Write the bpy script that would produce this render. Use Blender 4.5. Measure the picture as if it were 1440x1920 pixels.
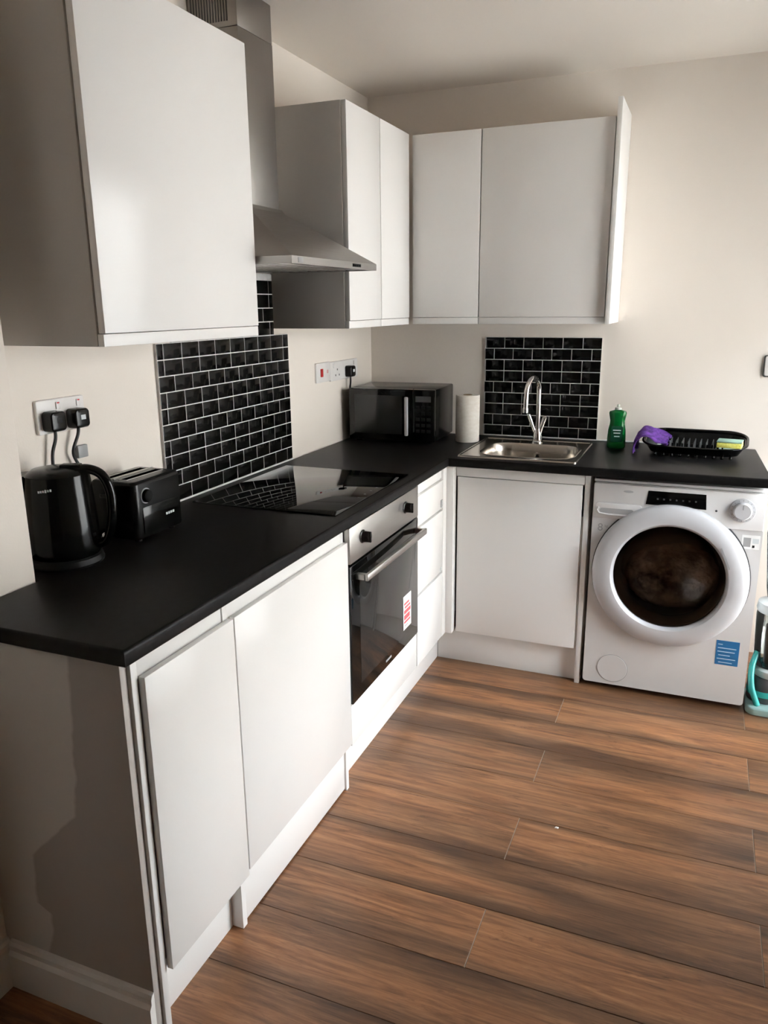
import bpy, bmesh, math, random
from mathutils import Vector, Matrix
from mathutils.geometry import tessellate_polygon

sc = bpy.context.scene
for o in list(bpy.data.objects):
    bpy.data.objects.remove(o)
COL = sc.collection
PI = math.pi

# ------------------------------------------------------------------ camera
cam_d = bpy.data.cameras.new('camera')
cam_d.sensor_fit = 'VERTICAL'
cam_d.sensor_height = 36.0
cam_d.lens = 1455.47 / 1920.0 * 36.0
cam_d.clip_start = 0.02
cam = bpy.data.objects.new('camera', cam_d)
COL.objects.link(cam)
_yaw, _pit, _rol = 0.3898, -0.2606, -0.0106
_f = Vector((-math.sin(_yaw)*math.cos(_pit), math.cos(_yaw)*math.cos(_pit), math.sin(_pit)))
_r = Vector((math.cos(_yaw), math.sin(_yaw), 0))
_u = _r.cross(_f)
_r2 = _r*math.cos(_rol) + _u*math.sin(_rol)
_u2 = -_r*math.sin(_rol) + _u*math.cos(_rol)
M = Matrix((_r2, _u2, -_f)).transposed().to_4x4()
M.translation = Vector((1.5161, -3.5484, 1.5071))
cam.matrix_world = M
sc.camera = cam

# ------------------------------------------------------------------ sky, daylight, exposure
world = bpy.data.worlds.new('overcast_sky')
sc.world = world
world.use_nodes = True
_bg = world.node_tree.nodes['Background']
_bg.inputs[0].default_value = (0.86, 0.955, 1.07, 1)
_bg.inputs[1].default_value = 35.0
sc.view_settings.view_transform = 'Standard'
sc.view_settings.look = 'None'
sc.view_settings.gamma = 1.0
sc.view_settings.exposure = 0.44
sc.view_settings.use_curve_mapping = False
sc.cycles.max_bounces = 14
sc.cycles.diffuse_bounces = 8
sc.cycles.glossy_bounces = 6
sc.cycles.transmission_bounces = 8
sc.cycles.sample_clamp_indirect = 8
sc.cycles.caustics_reflective = False
sc.cycles.caustics_refractive = False

# room extents
XR = 2.70          # right wall (glazed door in it)
YF = -5.2          # wall behind the viewer
HC = 2.408         # ceiling
DOOR = (-1.65, -0.05, 0.0, 2.05)   # y0, y1, z0, z1 of the glazed opening in the right wall
for R_ in (DOOR,):
    pl = bpy.data.lights.new('daylight_portal', 'AREA')
    pl.shape = 'RECTANGLE'
    pl.size = R_[3]-R_[2]
    pl.size_y = R_[1]-R_[0]
    pl.cycles.is_portal = True
    po = bpy.data.objects.new('daylight_portal', pl)
    COL.objects.link(po)
    po.location = (XR+0.12, (R_[0]+R_[1])/2, (R_[2]+R_[3])/2)
    po.rotation_euler = (0, PI/2, 0)

# ================================================================== materials
def mat(name, col, rough=0.5, metal=0.0, spec=0.5, coat=0.0, trans=0.0, ior=1.45, aniso=0.0, emis=None):
    m = bpy.data.materials.new(name)
    m.use_nodes = True
    b = m.node_tree.nodes['Principled BSDF']
    b.inputs['Base Color'].default_value = (*col, 1)
    b.inputs['Roughness'].default_value = rough
    b.inputs['Metallic'].default_value = metal
    b.inputs['Specular IOR Level'].default_value = spec
    b.inputs['Coat Weight'].default_value = coat
    b.inputs['Coat Roughness'].default_value = 0.05
    b.inputs['Transmission Weight'].default_value = trans
    b.inputs['IOR'].default_value = ior
    b.inputs['Anisotropic'].default_value = aniso
    return m

def nodes(m):
    return m.node_tree.nodes, m.node_tree.links, m.node_tree.nodes['Principled BSDF']

def noise_colour(m, c0, c1, scale=(3, 3, 3), detail=3, rough=0.5, lo=0.35, hi=0.65, bump=0.0, bscale=None, dist=0.02):
    n, l, b = nodes(m)
    tc = n.new('ShaderNodeTexCoord')
    mp = n.new('ShaderNodeMapping'); mp.inputs['Scale'].default_value = scale
    nz = n.new('ShaderNodeTexNoise'); nz.inputs['Scale'].default_value = 1.0
    nz.inputs['Detail'].default_value = detail; nz.inputs['Roughness'].default_value = rough
    cr = n.new('ShaderNodeValToRGB')
    cr.color_ramp.elements[0].position = lo; cr.color_ramp.elements[0].color = (*c0, 1)
    cr.color_ramp.elements[1].position = hi; cr.color_ramp.elements[1].color = (*c1, 1)
    l.new(tc.outputs['Object'], mp.inputs['Vector']); l.new(mp.outputs[0], nz.inputs['Vector'])
    l.new(nz.outputs['Fac'], cr.inputs['Fac']); l.new(cr.outputs[0], b.inputs['Base Color'])
    if bump:
        nb = n.new('ShaderNodeTexNoise'); nb.inputs['Scale'].default_value = bscale or 200
        nb.inputs['Detail'].default_value = 2
        l.new(tc.outputs['Object'], nb.inputs['Vector'])
        bp = n.new('ShaderNodeBump'); bp.inputs['Strength'].default_value = bump; bp.inputs['Distance'].default_value = dist
        l.new(nb.outputs['Fac'], bp.inputs['Height']); l.new(bp.outputs[0], b.inputs['Normal'])
    return m

wall_m = noise_colour(mat('cream_wall_paint', (.7, .65, .6), 0.75, spec=0.25), (.72, .66, .595), (.75, .69, .625), (1.5, 1.5, 1.5), bump=0.05, bscale=180, dist=0.004)
taupe_m = noise_colour(mat('bounce_cut_taupe_paint', (.3, .27, .24), 0.75, spec=0.25), (.22, .195, .17), (.25, .22, .195), (1.5, 1.5, 1.5))  # dark tone picked for the unseen rear wall, to cut bounced light
ceil_m = noise_colour(mat('ceiling_paint', (.7, .65, .6), 0.85, spec=0.2), (.70, .645, .58), (.73, .675, .61), (1, 1, 1), bump=0.05, bscale=140, dist=0.004)
trim_m = noise_colour(mat('white_trim_paint', (.74, .72, .68), 0.35), (.72, .70, .66), (.76, .74, .70), (4, 4, 4))
door_m = noise_colour(mat('gloss_white_door', (.8, .79, .78), 0.22, spec=0.4), (.77, .755, .735), (.80, .785, .765), (1.2, 1.2, 1.2))
carc_m = noise_colour(mat('white_carcass', (.78, .77, .75), 0.32), (.76, .75, .73), (.79, .78, .765), (2, 2, 2))
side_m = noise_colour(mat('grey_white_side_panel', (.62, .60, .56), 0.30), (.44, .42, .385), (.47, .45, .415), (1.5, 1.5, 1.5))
work_m = noise_colour(mat('black_laminate', (.012, .011, .011), 0.40, spec=0.10), (.005, .0045, .0045), (.008, .0075, .0075), (60, 60, 60), detail=4, bump=0.06, bscale=900, dist=0.002)
tile_m = noise_colour(mat('black_gloss_tile', (.004, .004, .005), 0.10, spec=0.3), (.002, .002, .002), (.005, .005, .005), (9, 9, 9), bump=0.08, bscale=28, dist=0.004)
grout_m = noise_colour(mat('pale_grout', (.5, .49, .47), 0.9), (.50, .49, .47), (.66, .65, .63), (30, 30, 30))
seal_m = mat('white_sealant', (.82, .82, .80), 0.35)
glassblk_m = mat('black_ceramic_glass', (.003, .003, .003), 0.03, spec=0.5)
blk_m = noise_colour(mat('black_plastic', (.004, .004, .004), 0.22, spec=0.25), (.003, .003, .003), (.005, .005, .005), (40, 40, 40))
blkg_m = mat('black_gloss_plastic', (.003, .003, .003), 0.14, spec=0.28)
blkmat_m = mat('black_matt_plastic', (.006, .006, .006), 0.5, spec=0.2)
prong_m = mat('glint_toned_prongs', (.07, .07, .07), 0.25, spec=0.8)  # black prongs lightened, their glints put into the base colour
rub_m = mat('black_rubber_cable', (.008, .008, .008), 0.5)
wp_m = noise_colour(mat('white_plastic', (.72, .70, .68), 0.3), (.70, .68, .66), (.74, .72, .70), (20, 20, 20))
red_m = mat('red_switch', (.45, .02, .02), 0.35)
redp_m = mat('red_print', (.72, .09, .10), 0.5)
wht_m = mat('white_print', (.85, .85, .84), 0.5)
ring_m = mat('hob_ring_print', (.010, .010, .010), 0.3)
grey_m = mat('grey_print', (.30, .30, .30), 0.5)
dgrey_m = mat('dark_grey_print', (.06, .06, .06), 0.5)
green_m = mat('green_scourer', (.26, .40, .32), 0.9)
yel_m = noise_colour(mat('yellow_foam', (.72, .70, .12), 0.9), (.66, .64, .10), (.80, .78, .22), (120, 120, 120))
purple_m = noise_colour(mat('purple_cloth', (.13, .035, .30), 0.85), (.045, .012, .12), (.12, .035, .26), (60, 60, 60), bump=0.3, bscale=500, dist=0.003)
paper_m = noise_colour(mat('paper_towel', (.76, .72, .66), 0.95), (.73, .68, .61), (.79, .75, .69), (40, 40, 90), bump=0.3, bscale=350, dist=0.003)
card_m = mat('brown_card', (.32, .22, .13), 0.9)
chrome_m = mat('chrome', (.78, .77, .76), 0.07, metal=1.0)
silver_m = noise_colour(mat('silver_paint', (.62, .62, .64), 0.30, metal=0.12), (.50, .50, .515), (.54, .54, .555), (8, 8, 8))
wm_m = noise_colour(mat('white_enamel', (.74, .735, .73), 0.25, coat=0.2), (.60, .59, .585), (.64, .63, .625), (2, 2, 2))
tealp_m = mat('turquoise_plastic', (.03, .32, .30), 0.25, coat=0.3)
tealc_m = mat('clear_turquoise_plastic', (.60, .90, .87), 0.12, trans=0.55, ior=1.3)
lgrey_m = mat('pale_grey_plastic', (.62, .66, .67), 0.3)
soap_m = mat('green_washing_liquid', (.003, .13, .025), 0.10, trans=0.45, ior=1.35)
soapl_m = mat('dark_green_label', (.008, .06, .03), 0.3)
frost_m = mat('frosted_cap', (.62, .66, .60), 0.25, trans=0.3)
blue_m = mat('blue_sticker', (.02, .13, .30), 0.35)
def thin_glass(name, tint, refl):
    m = bpy.data.materials.new(name); m.use_nodes = True
    n, l = m.node_tree.nodes, m.node_tree.links
    n.remove(n['Principled BSDF'])
    t = n.new('ShaderNodeBsdfTransparent'); t.inputs[0].default_value = (*tint, 1)
    g = n.new('ShaderNodeBsdfGlossy'); g.inputs['Roughness'].default_value = 0.03
    lw = n.new('ShaderNodeLayerWeight'); lw.inputs['Blend'].default_value = refl
    mx = n.new('ShaderNodeMixShader')
    l.new(lw.outputs['Fresnel'], mx.inputs['Fac']); l.new(t.outputs[0], mx.inputs[1]); l.new(g.outputs[0], mx.inputs[2])
    l.new(mx.outputs[0], n['Material Output'].inputs['Surface'])
    return m
pane_m = thin_glass('window_pane', (.96, .97, .97), 0.25)
glass_m = thin_glass('smoky_door_glass', (.80, .77, .74), 0.30)
clear_m = thin_glass('clear_plastic', (.80, .86, .86), 0.4)
drum_m = mat('steel_drum', (.42, .40, .38), 0.35, metal=1.0)
gask_m = mat('grey_rubber_gasket', (.045, .045, .047), 0.5)
laund_m = noise_colour(mat('brown_laundry', (.2, .13, .09), 0.9), (.26, .19, .15), (.66, .52, .43), (14, 14, 14), bump=0.6, bscale=30)
laund2_m = noise_colour(mat('dark_laundry', (.05, .05, .055), 0.9), (.16, .155, .15), (.50, .47, .45), (14, 14, 14), bump=0.6, bscale=30)
ground_m = noise_colour(mat('patio_ground', (.35, .34, .32), 0.9), (.30, .29, .27), (.40, .39, .37), (3, 3, 3))
render_m = noise_colour(mat('sky_block_wall_render', (.5, .45, .4), 0.9), (.53, .48, .43), (.58, .53, .475), (2, 2, 2))  # for the added wall that blocks low sky outside
upvc_m = mat('white_door_frame', (.80, .80, .80), 0.3)

def steel(name, col, rough, stretch):
    m = mat(name, col, rough, metal=1.0, aniso=0.4)
    n, l, b = nodes(m)
    tc = n.new('ShaderNodeTexCoord'); mp = n.new('ShaderNodeMapping'); mp.inputs['Scale'].default_value = stretch
    nz = n.new('ShaderNodeTexNoise'); nz.inputs['Scale'].default_value = 1; nz.inputs['Detail'].default_value = 2
    mr = n.new('ShaderNodeMapRange')
    mr.inputs['To Min'].default_value = rough-0.06; mr.inputs['To Max'].default_value = rough+0.08
    l.new(tc.outputs['Object'], mp.inputs['Vector']); l.new(mp.outputs[0], nz.inputs['Vector'])
    l.new(nz.outputs['Fac'], mr.inputs['Value']); l.new(mr.outputs[0], b.inputs['Roughness'])
    return m
steelv_m = steel('brushed_steel_vertical', (.30, .28, .26), 0.36, (400, 400, 6))
steelh_m = steel('brushed_steel_horizontal', (.38, .36, .335), 0.35, (8, 8, 400))
sink_m = noise_colour(mat('sink_steel', (.46, .42, .37), 0.24, metal=1.0), (.44, .40, .35), (.49, .45, .40), (9, 9, 9))

def wood_material():
    m = mat('walnut_laminate_plank', (.3, .18, .1), 0.36, spec=0.5)
    n, l, b = nodes(m)
    tc = n.new('ShaderNodeTexCoord'); oi = n.new('ShaderNodeObjectInfo')
    sc_ = n.new('ShaderNodeVectorMath'); sc_.operation = 'SCALE'
    cmb = n.new('ShaderNodeCombineXYZ')
    mul = n.new('ShaderNodeMath'); mul.operation = 'MULTIPLY'; mul.inputs[1].default_value = 37.0
    l.new(oi.outputs['Random'], mul.inputs[0])
    for k in range(3): l.new(mul.outputs[0], cmb.inputs[k])
    add = n.new('ShaderNodeVectorMath'); add.operation = 'ADD'
    l.new(tc.outputs['Object'], add.inputs[0]); l.new(cmb.outputs[0], add.inputs[1])
    def nz(scale, detail, rough, distort=0.0):
        mp = n.new('ShaderNodeMapping'); mp.inputs['Scale'].default_value = scale
        q = n.new('ShaderNodeTexNoise'); q.inputs['Scale'].default_value = 1
        q.inputs['Detail'].default_value = detail; q.inputs['Roughness'].default_value = rough
        q.inputs['Distortion'].default_value = distort
        l.new(add.outputs[0], mp.inputs['Vector']); l.new(mp.outputs[0], q.inputs['Vector'])
        return q.outputs['Fac']
    def ramp(fac, stops):
        cr = n.new('ShaderNodeValToRGB')
        e = cr.color_ramp.elements
        e[0].position, e[0].color = stops[0][0], (*stops[0][1], 1)
        e[1].position, e[1].color = stops[-1][0], (*stops[-1][1], 1)
        for p_, c_ in stops[1:-1]:
            x = e.new(p_); x.color = (*c_, 1)
        l.new(fac, cr.inputs['Fac']); return cr.outputs[0]
    def mix(kind, fac, a, c):
        mx = n.new('ShaderNodeMix'); mx.data_type = 'RGBA'; mx.blend_type = kind
        if isinstance(fac, float): mx.inputs['Factor'].default_value = fac
        else: l.new(fac, mx.inputs['Factor'])
        l.new(a, mx.inputs['A']); l.new(c, mx.inputs['B']); return mx.outputs['Result']
    base = ramp(nz((2.4, 34, 1), 8, 0.70, 1.3), [(0.26, (.070, .031, .016)), (0.43, (.165, .079, .038)), (0.58, (.25, .125, .060)), (0.76, (.36, .195, .10))])
    sp = n.new('ShaderNodeSeparateXYZ'); l.new(tc.outputs['Object'], sp.inputs[0])
    pw = n.new('ShaderNodeMath'); pw.operation = 'POWER'; pw.inputs[1].default_value = 2.0
    ab = n.new('ShaderNodeMath'); ab.operation = 'ABSOLUTE'; l.new(sp.outputs['Y'], ab.inputs[0]); l.new(ab.outputs[0], pw.inputs[0])
    ma = n.new('ShaderNodeMath'); ma.operation = 'MULTIPLY_ADD'; ma.inputs[1].default_value = -14.0
    l.new(pw.outputs[0], ma.inputs[0]); l.new(nz((0.7, 7, 1), 3, 0.5, 0.4), ma.inputs[2])
    # printed decor: darker, greyer bands run along the long edges of each plank
    streak = ramp(ma.outputs[0], [(0.30, (.27, .27, .285)), (0.45, (.80, .78, .77)), (0.58, (1.18, 1.06, .98))])
    fine = ramp(nz((9, 150, 1), 5, 0.75, 0.5), [(0.30, (.60, .56, .53)), (0.55, (1, 1, 1)), (0.8, (1.12, 1.1, 1.08))])
    knot = ramp(nz((4.5, 18, 1), 5, 0.7, 1.8), [(0.26, (.34, .30, .27)), (0.40, (1, 1, 1)), (1.0, (1, 1, 1))])
    c = mix('MULTIPLY', 0.85, base, streak)
    c = mix('MULTIPLY', 0.8, c, fine)
    c = mix('MULTIPLY', 0.9, c, knot)
    hsv = n.new('ShaderNodeHueSaturation')
    mr = n.new('ShaderNodeMapRange'); mr.inputs['To Min'].default_value = 0.92; mr.inputs['To Max'].default_value = 1.1
    l.new(oi.outputs['Random'], mr.inputs['Value']); l.new(mr.outputs[0], hsv.inputs['Value'])
    l.new(c, hsv.inputs['Color']); l.new(hsv.outputs[0], b.inputs['Base Color'])
    bp = n.new('ShaderNodeBump'); bp.inputs['Strength'].default_value = 0.12; bp.inputs['Distance'].default_value = 0.002
    l.new(nz((6, 130, 1), 4, 0.7), bp.inputs['Height']); l.new(bp.outputs[0], b.inputs['Normal'])
    return m
wood_m = wood_material()
edge_m = mat('pale_plank_edge', (.22, .16, .115), 0.7)
under_m = mat('dark_underlay', (.03, .02, .015), 0.9)

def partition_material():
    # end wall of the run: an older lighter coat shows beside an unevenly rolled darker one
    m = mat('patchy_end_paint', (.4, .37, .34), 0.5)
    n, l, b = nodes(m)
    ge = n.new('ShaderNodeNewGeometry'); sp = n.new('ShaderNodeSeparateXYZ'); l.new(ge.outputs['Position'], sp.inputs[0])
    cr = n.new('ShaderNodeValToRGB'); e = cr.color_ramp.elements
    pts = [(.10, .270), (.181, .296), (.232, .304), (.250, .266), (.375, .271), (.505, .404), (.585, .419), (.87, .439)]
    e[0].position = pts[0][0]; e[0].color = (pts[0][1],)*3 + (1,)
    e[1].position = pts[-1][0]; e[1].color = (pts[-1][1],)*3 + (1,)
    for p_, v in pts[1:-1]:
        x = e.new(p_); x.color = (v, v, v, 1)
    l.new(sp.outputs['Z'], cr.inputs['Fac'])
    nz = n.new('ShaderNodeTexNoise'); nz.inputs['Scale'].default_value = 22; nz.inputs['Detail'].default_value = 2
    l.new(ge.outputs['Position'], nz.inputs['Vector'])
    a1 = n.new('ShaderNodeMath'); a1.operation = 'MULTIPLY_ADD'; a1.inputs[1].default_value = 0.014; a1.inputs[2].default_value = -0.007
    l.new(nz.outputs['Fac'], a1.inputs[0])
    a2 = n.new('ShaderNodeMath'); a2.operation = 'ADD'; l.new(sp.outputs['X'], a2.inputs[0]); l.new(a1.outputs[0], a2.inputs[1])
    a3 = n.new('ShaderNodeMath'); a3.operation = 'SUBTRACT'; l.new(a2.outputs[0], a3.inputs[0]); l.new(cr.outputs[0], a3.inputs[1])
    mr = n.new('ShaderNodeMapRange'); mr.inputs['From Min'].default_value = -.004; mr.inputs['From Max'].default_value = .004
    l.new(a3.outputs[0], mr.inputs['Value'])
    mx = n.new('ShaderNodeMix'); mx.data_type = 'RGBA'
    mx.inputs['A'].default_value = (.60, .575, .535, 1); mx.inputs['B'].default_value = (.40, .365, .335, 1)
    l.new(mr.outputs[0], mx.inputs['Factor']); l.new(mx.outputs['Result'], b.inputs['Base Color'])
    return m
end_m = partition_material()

# ================================================================== mesh helpers
WL = {}
def thing(name, label, cat, loc=(0, 0, 0), rz=0.0, group=None, local=False):
    o = bpy.data.objects.new(name, None)
    o.empty_display_size = 0.05
    COL.objects.link(o)
    o.location = loc; o.rotation_euler = (0, 0, rz)
    WL[o] = Vector((0, 0, 0)) if (local or rz) else Vector(loc)
    o['label'] = label; o['category'] = cat
    if group: o['group'] = group
    return o

def tag(o, label, cat, group=None):
    o['label'] = label; o['category'] = cat
    if group: o['group'] = group
    return o

def struct(o):
    o['kind'] = 'structure'; return o

def put(name, me, m, parent=None, at=(0, 0, 0), smooth=False, label=None):
    o = bpy.data.objects.new(name, me)
    COL.objects.link(o)
    at = Vector(at)
    if parent is not None:
        o.parent = parent
        o.location = at - WL[parent]
    else:
        o.location = at
    WL[o] = at
    if m is not None and not me.materials:
        me.materials.append(m)
    if smooth:
        for p in me.polygons: p.use_smooth = True
    if label: o['label'] = label
    return o

def to_mesh(bm, name):
    bmesh.ops.recalc_face_normals(bm, faces=bm.faces)
    me = bpy.data.meshes.new(name)
    bm.to_mesh(me); bm.free()
    return me

def autosmooth(me, ang=0.7):
    # smooth faces, sharp edges beyond an angle
    for p in me.polygons: p.use_smooth = True
    bm = bmesh.new(); bm.from_mesh(me)
    for e in bm.edges:
        if len(e.link_faces) == 2 and e.calc_face_angle(0) > ang: e.smooth = False
    bm.to_mesh(me); bm.free()
    return me

def bx_mesh(size, bev=0.0, seg=2, name='box'):
    bm = bmesh.new()
    bmesh.ops.create_cube(bm, size=1.0)
    for v in bm.verts:
        v.co.x *= size[0]; v.co.y *= size[1]; v.co.z *= size[2]
    if bev:
        bmesh.ops.bevel(bm, geom=list(bm.edges), offset=bev, segments=seg, profile=0.5, affect='EDGES')
    me = to_mesh(bm, name)
    if bev: autosmooth(me, 0.6)
    return me

def bx(name, a, b, m, parent=None, bev=0.0015, seg=2, label=None):
    a, b = Vector(a), Vector(b)
    return put(name, bx_mesh((b-a), bev, seg, name), m, parent, (a+b)/2, label=label)

def multi_box(name, boxes, m, parent=None, label=None):
    # one part made of several fixed panels
    c = sum((Vector(a)+Vector(b) for a, b in boxes), Vector())/(2*len(boxes))
    bm = bmesh.new()
    for a, b in boxes:
        a, b = Vector(a), Vector(b)
        r = bmesh.ops.create_cube(bm, size=1.0)
        for v in r['verts']:
            v.co = Vector((v.co.x*(b.x-a.x), v.co.y*(b.y-a.y), v.co.z*(b.z-a.z))) + (a+b)/2 - c
    return put(name, to_mesh(bm, name), m, parent, c, label=label)

def lathe_mesh(prof, n=32, axis='z', sx=1.0, sy=1.0, closed=False, name='lathe', ang=0.6):
    bm = bmesh.new()
    rings = []
    for r, h in prof:
        if r < 1e-6:
            rings.append([bm.verts.new((0, 0, h))])
        else:
            rings.append([bm.verts.new((r*sx*math.cos(2*PI*k/n), r*sy*math.sin(2*PI*k/n), h)) for k in range(n)])
    pairs = list(zip(rings, rings[1:]))
    if closed: pairs.append((rings[-1], rings[0]))
    for A, B in pairs:
        for k in range(n):
            j = (k+1) % n
            if len(A) == 1 and len(B) == 1: continue
            if len(A) == 1: bm.faces.new((A[0], B[k], B[j]))
            elif len(B) == 1: bm.faces.new((A[k], A[j], B[0]))
            else: bm.faces.new((A[k], A[j], B[j], B[k]))
    if axis == 'y':      # local z -> -y (towards the viewer)
        for v in bm.verts: v.co = Vector((v.co.x, -v.co.z, v.co.y))
    elif axis == 'x':    # local z -> +x
        for v in bm.verts: v.co = Vector((v.co.z, v.co.x, v.co.y))
    elif axis == '-x':
        for v in bm.verts: v.co = Vector((-v.co.z, v.co.x, v.co.y))
    me = to_mesh(bm, name)
    return autosmooth(me, ang)

def tube_mesh(pts, rad, n=10, closed=False, name='tube', flat=1.0):
    pts = [Vector(p) for p in pts]
    N = len(pts)
    rads = rad if isinstance(rad, (list, tuple)) else [rad]*N
    bm = bmesh.new(); rings = []
    prev = None
    for i, p in enumerate(pts):
        if closed: t = (pts[(i+1) % N]-pts[i-1]).normalized()
        else: t = (pts[min(i+1, N-1)]-pts[max(i-1, 0)]).normalized()
        if prev is None:
            a = Vector((0, 0, 1)) if abs(t.z) < 0.9 else Vector((1, 0, 0))
            nrm = (a - t*a.dot(t)).normalized()
        else:
            nrm = (prev - t*prev.dot(t)).normalized()
        prev = nrm
        bi = t.cross(nrm)
        rings.append([bm.verts.new(p + (nrm*math.cos(2*PI*k/n)*flat + bi*math.sin(2*PI*k/n))*rads[i]) for k in range(n)])
    for i in range(N if closed else N-1):
        A, B = rings[i], rings[(i+1) % N]
        for k in range(n):
            j = (k+1) % n
            bm.faces.new((A[k], A[j], B[j], B[k]))
    if not closed:
        bm.faces.new(rings[0]); bm.faces.new(rings[-1])
    return autosmooth(to_mesh(bm, name), 0.9)

def smooth_path(pts, k=6):
    # Catmull-Rom through the points
    P = [Vector(p) for p in pts]; out = []
    P = [P[0]*2-P[1]] + P + [P[-1]*2-P[-2]]
    for i in range(1, len(P)-2):
        for s in range(k):
            t = s/k
            p0, p1, p2, p3 = P[i-1:i+3]
            out.append(0.5*((2*p1)+(p2-p0)*t+(2*p0-5*p1+4*p2-p3)*t*t+(3*p1-p0-3*p2+p3)*t**3))
    out.append(P[-2]); return out

def rrect(x0, y0, x1, y1, r, n=6):
    out = []
    for cx, cy, a0 in ((x1-r, y1-r, 0), (x0+r, y1-r, PI/2), (x0+r, y0+r, PI), (x1-r, y0+r, 1.5*PI)):
        for k in range(n+1):
            a = a0 + PI/2*k/n
            out.append((cx+r*math.cos(a), cy+r*math.sin(a)))
    return out

def inset(loop, d):
    n = len(loop); out = []
    area = sum(loop[i][0]*loop[(i+1) % n][1]-loop[(i+1) % n][0]*loop[i][1] for i in range(n))
    s = 1 if area > 0 else -1
    for i in range(n):
        p0, p1, p2 = Vector(loop[i-1]), Vector(loop[i]), Vector(loop[(i+1) % n])
        e1, e2 = (p1-p0).normalized(), (p2-p1).normalized()
        n1, n2 = Vector((-e1.y, e1.x))*s, Vector((-e2.y, e2.x))*s
        m_ = n1+n2
        k = 2*d/max(m_.length_squared, 1e-6)
        out.append(tuple(p1 + m_*k))
    return out

def slab_mesh(outer, z0, z1, r=0.0, holes=(), seg=3, rb=0.0, name='slab'):
    # flat slab with a rounded upper (and optionally lower) outer edge and plain holes
    bm = bmesh.new()
    levels = []
    if rb:
        for k in range(seg+1):
            a = PI/2*k/seg
            levels.append((z0+rb*(1-math.sin(a)), rb*(1-math.cos(a))))
        levels = levels[::-1]
        levels = [(z0+rb*(1-math.cos(PI/2*k/seg)), rb*(1-math.sin(PI/2*k/seg))) for k in range(seg+1)]
    else: levels = [(z0, 0)]
    if r:
        levels += [(z1-r*(1-math.sin(PI/2*k/seg)), r*(1-math.cos(PI/2*k/seg))) for k in range(seg+1)]
    else: levels += [(z1, 0)]
    loops = []
    for z, d in levels:
        lp = inset(outer, d) if d > 1e-9 else outer
        loops.append([bm.verts.new((x, y, z)) for x, y in lp])
    n = len(outer)
    for A, B in zip(loops, loops[1:]):
        for i in range(n):
            j = (i+1) % n
            bm.faces.new((A[i], A[j], B[j], B[i]))
    hl = []
    for h in holes:
        a = [bm.verts.new((x, y, z0)) for x, y in h]; b = [bm.verts.new((x, y, z1)) for x, y in h]
        for i in range(len(h)):
            j = (i+1) % len(h)
            bm.faces.new((a[i], b[i], b[j], a[j]))
        hl.append((a, b))
    for which in (0, 1):
        rings = [loops[0] if which == 0 else loops[-1]] + [h[which] for h in hl]
        flat = [v for rr in rings for v in rr]
        for t in tessellate_polygon([[Vector((v.co.x, v.co.y, 0)) for v in rr] for rr in rings]):
            try: bm.faces.new([flat[i] for i in t])
            except ValueError: pass
    return autosmooth(to_mesh(bm, name), 0.5)

def loft_mesh(rings, cap=(True, True), name='loft', ang=0.7):
    bm = bmesh.new()
    R = [[bm.verts.new(p) for p in rg] for rg in rings]
    n = len(R[0])
    for A, B in zip(R, R[1:]):
        for i in range(n):
            j = (i+1) % n
            bm.faces.new((A[i], A[j], B[j], B[i]))
    if cap[0]: bm.faces.new(R[0])
    if cap[1]: bm.faces.new(R[-1])
    return autosmooth(to_mesh(bm, name), ang)

def text_mesh(body, size, depth=0.0003):
    cu = bpy.data.curves.new('lettering', 'FONT')
    cu.body = body; cu.size = size; cu.extrude = depth; cu.align_x = 'CENTER'; cu.align_y = 'CENTER'
    ob = bpy.data.objects.new('lettering', cu); COL.objects.link(ob)
    dg = bpy.context.evaluated_depsgraph_get(); dg.update()
    me = bpy.data.meshes.new_from_object(ob.evaluated_get(dg))
    bpy.data.objects.remove(ob)
    return me

def rot_mesh(me, mtx):
    me.transform(mtx); return me
TO_FRONT = Matrix.Rotation(PI/2, 4, 'X')                                   # xy -> xz, facing -y
TO_RIGHT = Matrix.Rotation(PI/2, 4, 'Z') @ Matrix.Rotation(PI/2, 4, 'X')   # facing +x

# ================================================================== the room shell
T = 0.12
struct(bx('wall_left', (-T, -2.309, 0), (0, T, HC), wall_m, bev=0))
struct(bx('wall_pier', (-T, YF, 0), (0.15, -2.309, HC), wall_m, bev=0.002))
struct(bx('wall_back', (0, 0, 0), (XR, T, HC), wall_m, bev=0))
struct(bx('wall_front', (0.15, YF-T, 0), (XR, YF, HC), taupe_m, bev=0))
wr = multi_box('wall_right', [((XR, YF, 0), (XR+T, DOOR[0], HC)), ((XR, DOOR[1], 0), (XR+T, T, HC)),
                              ((XR, DOOR[0], DOOR[3]), (XR+T, DOOR[1], HC))], wall_m)
struct(wr)
struct(bx('ceiling', (-T, YF-T, HC), (XR+T, T, HC+0.1), ceil_m, bev=0))
struct(bx('wall_end', (0.15, -2.522, 0), (0.562, -2.503, 0.874), end_m, bev=0.001))

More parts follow.
